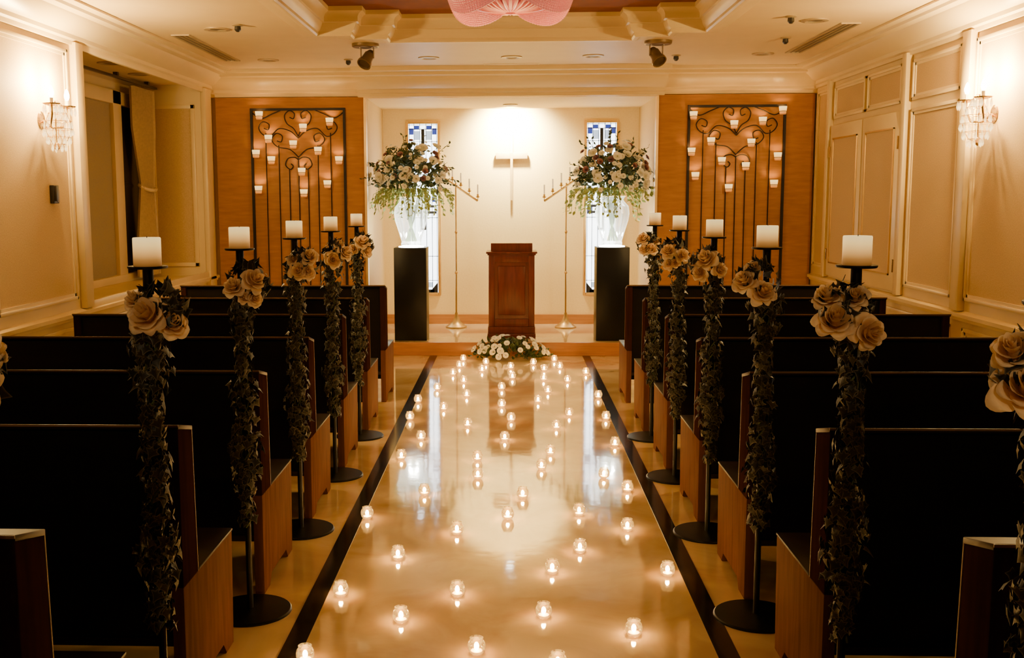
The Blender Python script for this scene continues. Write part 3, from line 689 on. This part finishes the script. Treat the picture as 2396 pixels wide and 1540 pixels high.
for key, L in cols.items():
    for n, (y, x) in enumerate(sorted(L)):
        lab = 'round glass votive candle %s, %s from the camera' % (key, ORD[n])
        if n == 0: lab = 'round glass votive candle %s, nearest the camera' % key
        if vt0 is None: vt0 = make_votive(); vt0.location = (x,y,.002 if abs(abs(x)-.77) < .07 else 0); vt0['label'] = lab
        else: dup(vt0, (x,y,.002 if abs(abs(x)-.77) < .07 else 0), R.uniform(0,6), lab)
# ------------------------------------------------------------------ sconces
def lamp(name, kind, loc, power, col, r=.03, **kw):
    l = bpy.data.lights.new(name, kind); l.energy = power; l.color = col; l.shadow_soft_size = r
    for a, b in kw.items(): setattr(l, a, b)
    o = bpy.data.objects.new(name, l); C.objects.link(o); o.location = loc; return o
cr0 = MB().lathe([(0,0),(.006,-.01),(.009,-.028),(.005,-.04),(0,-.046)], n=6).build('crystal', M['crystal'], None, sharp=10); CRY = cr0.data; bpy.data.objects.remove(cr0)
def sconce(X, sg, Y, lab):
    t = thing('wall_sconce', lab, 'wall lamp', (X, Y, 2.10), 'crystal wall sconces')
    MB().lathe([(0,0),(.05,0),(.055,.008),(.03,.02),(0,.022)], n=20, mx=Matrix.Rotation(sg*PI/2, 3, 'Y')).build('back_plate', M['brass'], t)
    for dy in (-.12, .12):
        MB().tube([(sg*.015,0,0),(sg*.06,dy*.4,-.05),(sg*.11,dy*.8,-.04),(sg*.13,dy,.03),(sg*.13,dy,.075)], .007, 8).build('arm', M['brass'], t)
        MB().lathe([(0,.075),(.02,.078),(.05,.088),(.055,.095),(.05,.095),(.012,.085),(0,.085)], (sg*.13,dy,0), 18).build('drip_dish', M['brass'], t)
        MB().tube([(sg*.13,dy,.08),(sg*.13,dy,.13)], .010, 10).build('candle_sleeve', M['white'], t)
        MB().lathe([(.008,.13),(.016,.15),(.017,.165),(.010,.19),(0,.205)], (sg*.13,dy,0), 12).build('bulb', M['bulb'], t)
        for i in range(9):                                          # drops hanging from each dish
            a = 2*PI*i/9
            o = bpy.data.objects.new('crystal', CRY); C.objects.link(o); o.parent = t; o.location = (sg*.13+.05*math.cos(a), dy+.05*math.sin(a), .088); o.scale = (.95,.95,1.3)
        lamp('sconce_light', 'POINT', (X+sg*.11, Y+dy, 2.335), 76, (1,.68,.27), .02)
    ws = MB().tube([(sg*.1,0,.12),(sg*.1,0,-.16)], .005, 6).lathe([(0,-.2),(.02,-.18),(.012,-.15),(0,-.14)], (sg*.1,0,0), 10)
    ws.build('centre_stem', M['brass'], t)
    RG = ((.09,.04,8),(.04,.075,11),(-.01,.105,14),(-.06,.115,16),(-.11,.09,12),(-.155,.055,8))
    for z, r, n in RG:
        for i in range(n):
            a = 2*PI*i/n+z*9
            o = bpy.data.objects.new('crystal', CRY); C.objects.link(o); o.parent = t; o.location = (sg*(.115)+.75*r*math.cos(a), r*math.sin(a), z); o.scale = (1.0,1.0,R.uniform(.9,1.3))
    ch = MB()
    for z, r, n in RG: ch.tube([(sg*.115+.75*r*math.cos(a), r*math.sin(a), z) for a in [2*PI*i/20 for i in range(21)]], .0018, 5)
    for a in (0,PI*2/3,PI*4/3): ch.tube([(sg*.115+.75*r*math.cos(a), r*math.sin(a), z) for z, r in [(.12,.005)]+[(z, r) for z, r, n in RG]+[(-.17,.005)]], .0018, 5)
    ch.build('crystal_frame', M['brass'], t)
sconce(-WX, 1, 6.87, 'crystal drop wall sconce glowing on the left wall'); sconce(WX, -1, 6.9, 'crystal drop wall sconce glowing on the right wall')
# control on the left wall
p = at_x(120, 455, -WX)
cp = thing('wall_control', 'small black control unit on the left wall panel', 'wall control', (-WX+.004, p.y, p.z))
MB().box(0, .03, -.035, .045, -.06, .06, .004).build('housing', M['plastic'], cp); MB().box(.03, .045, -.03, .0, -.045, .055, .003).build('handset', M['plastic'], cp); MB().box(.03, .034, .008, .04, -.05, .03).build('keypad', M['grey'], cp)
# ------------------------------------------------------------------ ceiling fittings
def dl(px, py, z, lab):
    p = at_z(px, py, z)
    t = thing('ceiling_downlight', lab, 'downlight', (p.x, p.y, z), 'recessed ceiling downlights')
    MB().lathe([(.055,0),(.095,0),(.095,-.008),(.07,-.012),(.055,-.004),(.055,0)], n=24).build('trim_ring', M['silver'], t)
    MB().lathe([(0,-.002),(.055,-.002),(.055,0),(0,0)], n=20).build('lens', M['darkhole'], t)
    return p
for px, py, lab in ((508,68,'round downlight beside the left ceiling vent'),(628,140,'round downlight left of the left ceiling spotlight'),(1003,135,'round downlight left of the middle one above the altar'),(1197,133,'middle round downlight above the altar'),(1388,130,'round downlight right of the middle one above the altar'),(1785,125,'round downlight right of the right ceiling spotlight'),(1907,47,'round downlight beside the right ceiling vent')):
    dl(px, py, CZ, lab)
dl(255, 147, 2.69, 'nearer downlight in the left window recess ceiling'); dl(325, 173, 2.69, 'farther downlight in the left window recess ceiling')
for px, py, lab in ((556,58,'small dark sprinkler beside the left vent'),(815,139,'small dark sprinkler left of the left spotlight'),(1582,129,'small dark sprinkler right of the right spotlight'),(1851,38,'small dark sprinkler beside the right vent'),(1838,88,'small sprinkler nearest the right spotlight and vent')):
    p = at_z(px, py, CZ); t = thing('ceiling_sprinkler', lab, 'sprinkler', (p.x, p.y, CZ), 'ceiling sprinklers')
    MB().lathe([(0,0),(.04,0),(.042,-.006),(.02,-.012),(0,-.012)], n=16).build('plate', M['silver'], t); MB().lathe([(0,-.012),(.022,-.012),(.024,-.035),(.010,-.05),(0,-.052)], n=12).build('head', M['plastic'], t)
for px, py, s, lab in ((855,103,1,'swivelling ceiling spotlight on the left above the altar'),(1540,96,-1,'swivelling ceiling spotlight on the right above the altar')):
    p = at_z(px, py, CZ); t = thing('ceiling_spotlight', lab, 'spotlight', (p.x, p.y, CZ), 'swivelling ceiling spotlights')
    MB().lathe([(0,0),(.11,0),(.11,-.02),(.10,-.028),(.05,-.03),(.045,-.024),(0,-.024)], n=24).build('base_plate', M['spotmetal'], t)
    MB().box(-.055+s*.015,-.047+s*.015,-.012,.012,-.115,-.02).box(.047+s*.015,.055+s*.015,-.012,.012,-.115,-.02).build('yoke', M['spotmetal'], t)
    mx = Matrix.Rotation(s*.45, 3, 'Y') @ Matrix.Rotation(-.6, 3, 'X')
    MB().lathe([(0,.075),(.028,.075),(.034,.06),(.034,.045),(.044,.04),(.046,-.02),(.06,-.05),(.06,-.07),(.052,-.07),(.045,-.03),(0,-.02)], (s*.015,0,-.115), 20, mx).build('head', M['spotmetal'], t)
    MB().lathe([(0,-.05),(.05,-.05),(.05,-.056),(0,-.056)], (s*.015,0,-.115), 16, mx).build('lens', M['darkhole'], t)
for X, y0, y1, lab in ((-2.51, 8.24, 9.8, 'long linear air vent in the ceiling by the left wall'), (2.45, 8.0, 9.6, 'long linear air vent in the ceiling by the right wall')):
    t = thing('ceiling_vent', lab, 'vent', (X, (y0+y1)/2, CZ), 'linear ceiling vents'); h = (y1-y0)/2
    fr = MB().box(-.07,-.05,-h,h,-.008,0).box(.05,.07,-h,h,-.008,0).box(-.05,.05,-h,-h+.02,-.008,0).box(-.05,.05,h-.02,h,-.008,0); fr.build('frame', M['silver'], t)
    MB().box(-.05,.05,-h+.02,h-.02,-.003,0).build('slot', M['darkhole'], t)
    for x in (-.02,.02): MB().box(x-.004,x+.004,-h+.02,h-.02,-.007,-.003).build('blade', M['silver'], t)
p = at_z(1197, 153, CZ); t = thing('access_hatch', 'faint square access hatch in the ceiling above the altar', 'hatch', (p.x, p.y, CZ))
mb = MB(); a = .26
for q in ((-a,a,-.16,-.15),(-a,a,.15,.16),(-a,-a+.01,-.15,.15),(a-.01,a,-.15,.15)): mb.box(q[0],q[1],q[2],q[3],-.003,0)
mb.build('hatch_frame', M['cream'], t); MB().box(-a+.012,a-.012,-.148,.148,-.002,0).build('hatch_lid', M['ceil'], t)
t = thing('niche_lamp', 'bright recessed lamp in the ceiling of the altar niche', 'downlight', (0, 11.75, HZ+.004))
MB().lathe([(.05,0),(.08,0),(.08,-.014),(.06,-.018),(.05,-.008)], n=24).build('trim_ring', M['silver'], t); MB().lathe([(0,-.007),(.05,-.007),(.05,0),(0,0)], n=20).build('lens', M['led'], t)
# pink bead chandelier
ch = thing('bead_chandelier', 'pink beaded swag chandelier in the ceiling tray', 'chandelier', (0, 6.6, TZ))
MB().lathe([(0,0),(.08,0),(.08,-.02),(.03,-.04),(0,-.04)], n=20).tube([(0,0,-.03),(0,0,-.05)], .012).build('ceiling_rose', M['brass'], ch)
MB().tube([(.42*math.cos(a), .42*math.sin(a), -.05) for a in [2*PI*i/40 for i in range(41)]], .012, 8).tube([(-.42,0,-.05),(.42,0,-.05)], .008).tube([(0,-.42,-.05),(0,.42,-.05)], .008).build('ring', M['brass'], ch)
for q in range(4):
    a0 = -PI/2 + q*PI/2; sw = MB()
    for kk in range(20):
        f_ = kk/19; Q = []
        for i in range(65):
            t_ = i/64; a = a0 + PI/2*t_; s_ = math.sin(PI*t_)**.6
            r = .42 - .05*f_ + .02*s_ - .04*f_*s_
            Q.append((r*math.cos(a), r*math.sin(a), -.05 - .135*f_ - (.04 + .105*f_)*s_))
        sw.tube(Q, [.0080 if i % 2 else .0045 for i in range(65)], 6)
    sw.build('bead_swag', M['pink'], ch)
bw = MB()
for kk in range(36):
    a = 2*PI*kk/36
    bw.tube([(.35*math.cos(a)*math.cos(t_)**.7, .35*math.sin(a)*math.cos(t_)**.7, -.07-.22*math.sin(t_)) for t_ in [PI/2*.98*i/10 for i in range(11)]], .011, 6)
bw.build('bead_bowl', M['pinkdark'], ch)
# ------------------------------------------------------------------ lights
def aim(o, tgt): o.rotation_euler = (Vector(tgt)-o.location).to_track_quat('-Z','Y').to_euler()
l = lamp('niche_spot', 'SPOT', (0, 12.0, HZ-.05), 760, (1,.87,.54), .05, spot_size=math.radians(140), spot_blend=1.0); aim(l, (0, 12.35, 2.26))
l = lamp('niche_key', 'SPOT', (0, 11.75, HZ-.04), 24, (1,.74,.35), .05, spot_size=math.radians(150), spot_blend=.6); aim(l, (0, 11.9, 0))
for X in (-1.0, 1.0):
    l = lamp('niche_fill', 'SPOT', (X, 11.6, HZ-.03), 12, (1,.67,.26), .08, spot_size=math.radians(120), spot_blend=.8); aim(l, (X*.8, 11.9, 0))
for px in (960, 1434):
    x = at_y(px, 690, 10.82).x; lamp('vase_light', 'POINT', (x, 10.99, PZ+PTOP+.16), 22, (1,.97,.84), .05)
lamp('chandelier_light', 'POINT', (0, 6.6, 2.5), 11, (1,.65,.24), .2)
for X in (-1.9, 1.9):
    for Y, W in ((2.0, 10), (5.0, 10), (8.8, 10)):
        l = lamp('ceiling_fill', 'SPOT', (X, Y, CZ-.02), W, (1,.65,.24), .08, spot_size=math.radians(150), spot_blend=1); aim(l, (X*1.4, Y, 0))  # added soft fill under the ceiling, no fittings at these points
for Y in (3.0, 4.6, 6.4, 8.6):
    l = lamp('aisle_fill', 'SPOT', (0, Y, 2.78), 30, (1,.70,.33), .10, spot_size=math.radians(44), spot_blend=.8); aim(l, (0, Y+.3, 0))  # spots added to brighten the aisle floor, without fittings
for X in (-1.0, 1.0):
    l = lamp('rear_fill', 'SPOT', (X, -.7, CZ-.05), 95, (1,.73,.40), .12, spot_size=math.radians(58), spot_blend=1); aim(l, (X*1.0, 4.2, 1.3))  # unseen spots added behind the camera as frontal fill for the roses
w = bpy.data.worlds.new('world'); scene.world = w; w.use_nodes = True
w.node_tree.nodes['Background'].inputs[0].default_value = (.02,.012,.006,1); w.node_tree.nodes['Background'].inputs[1].default_value = .3
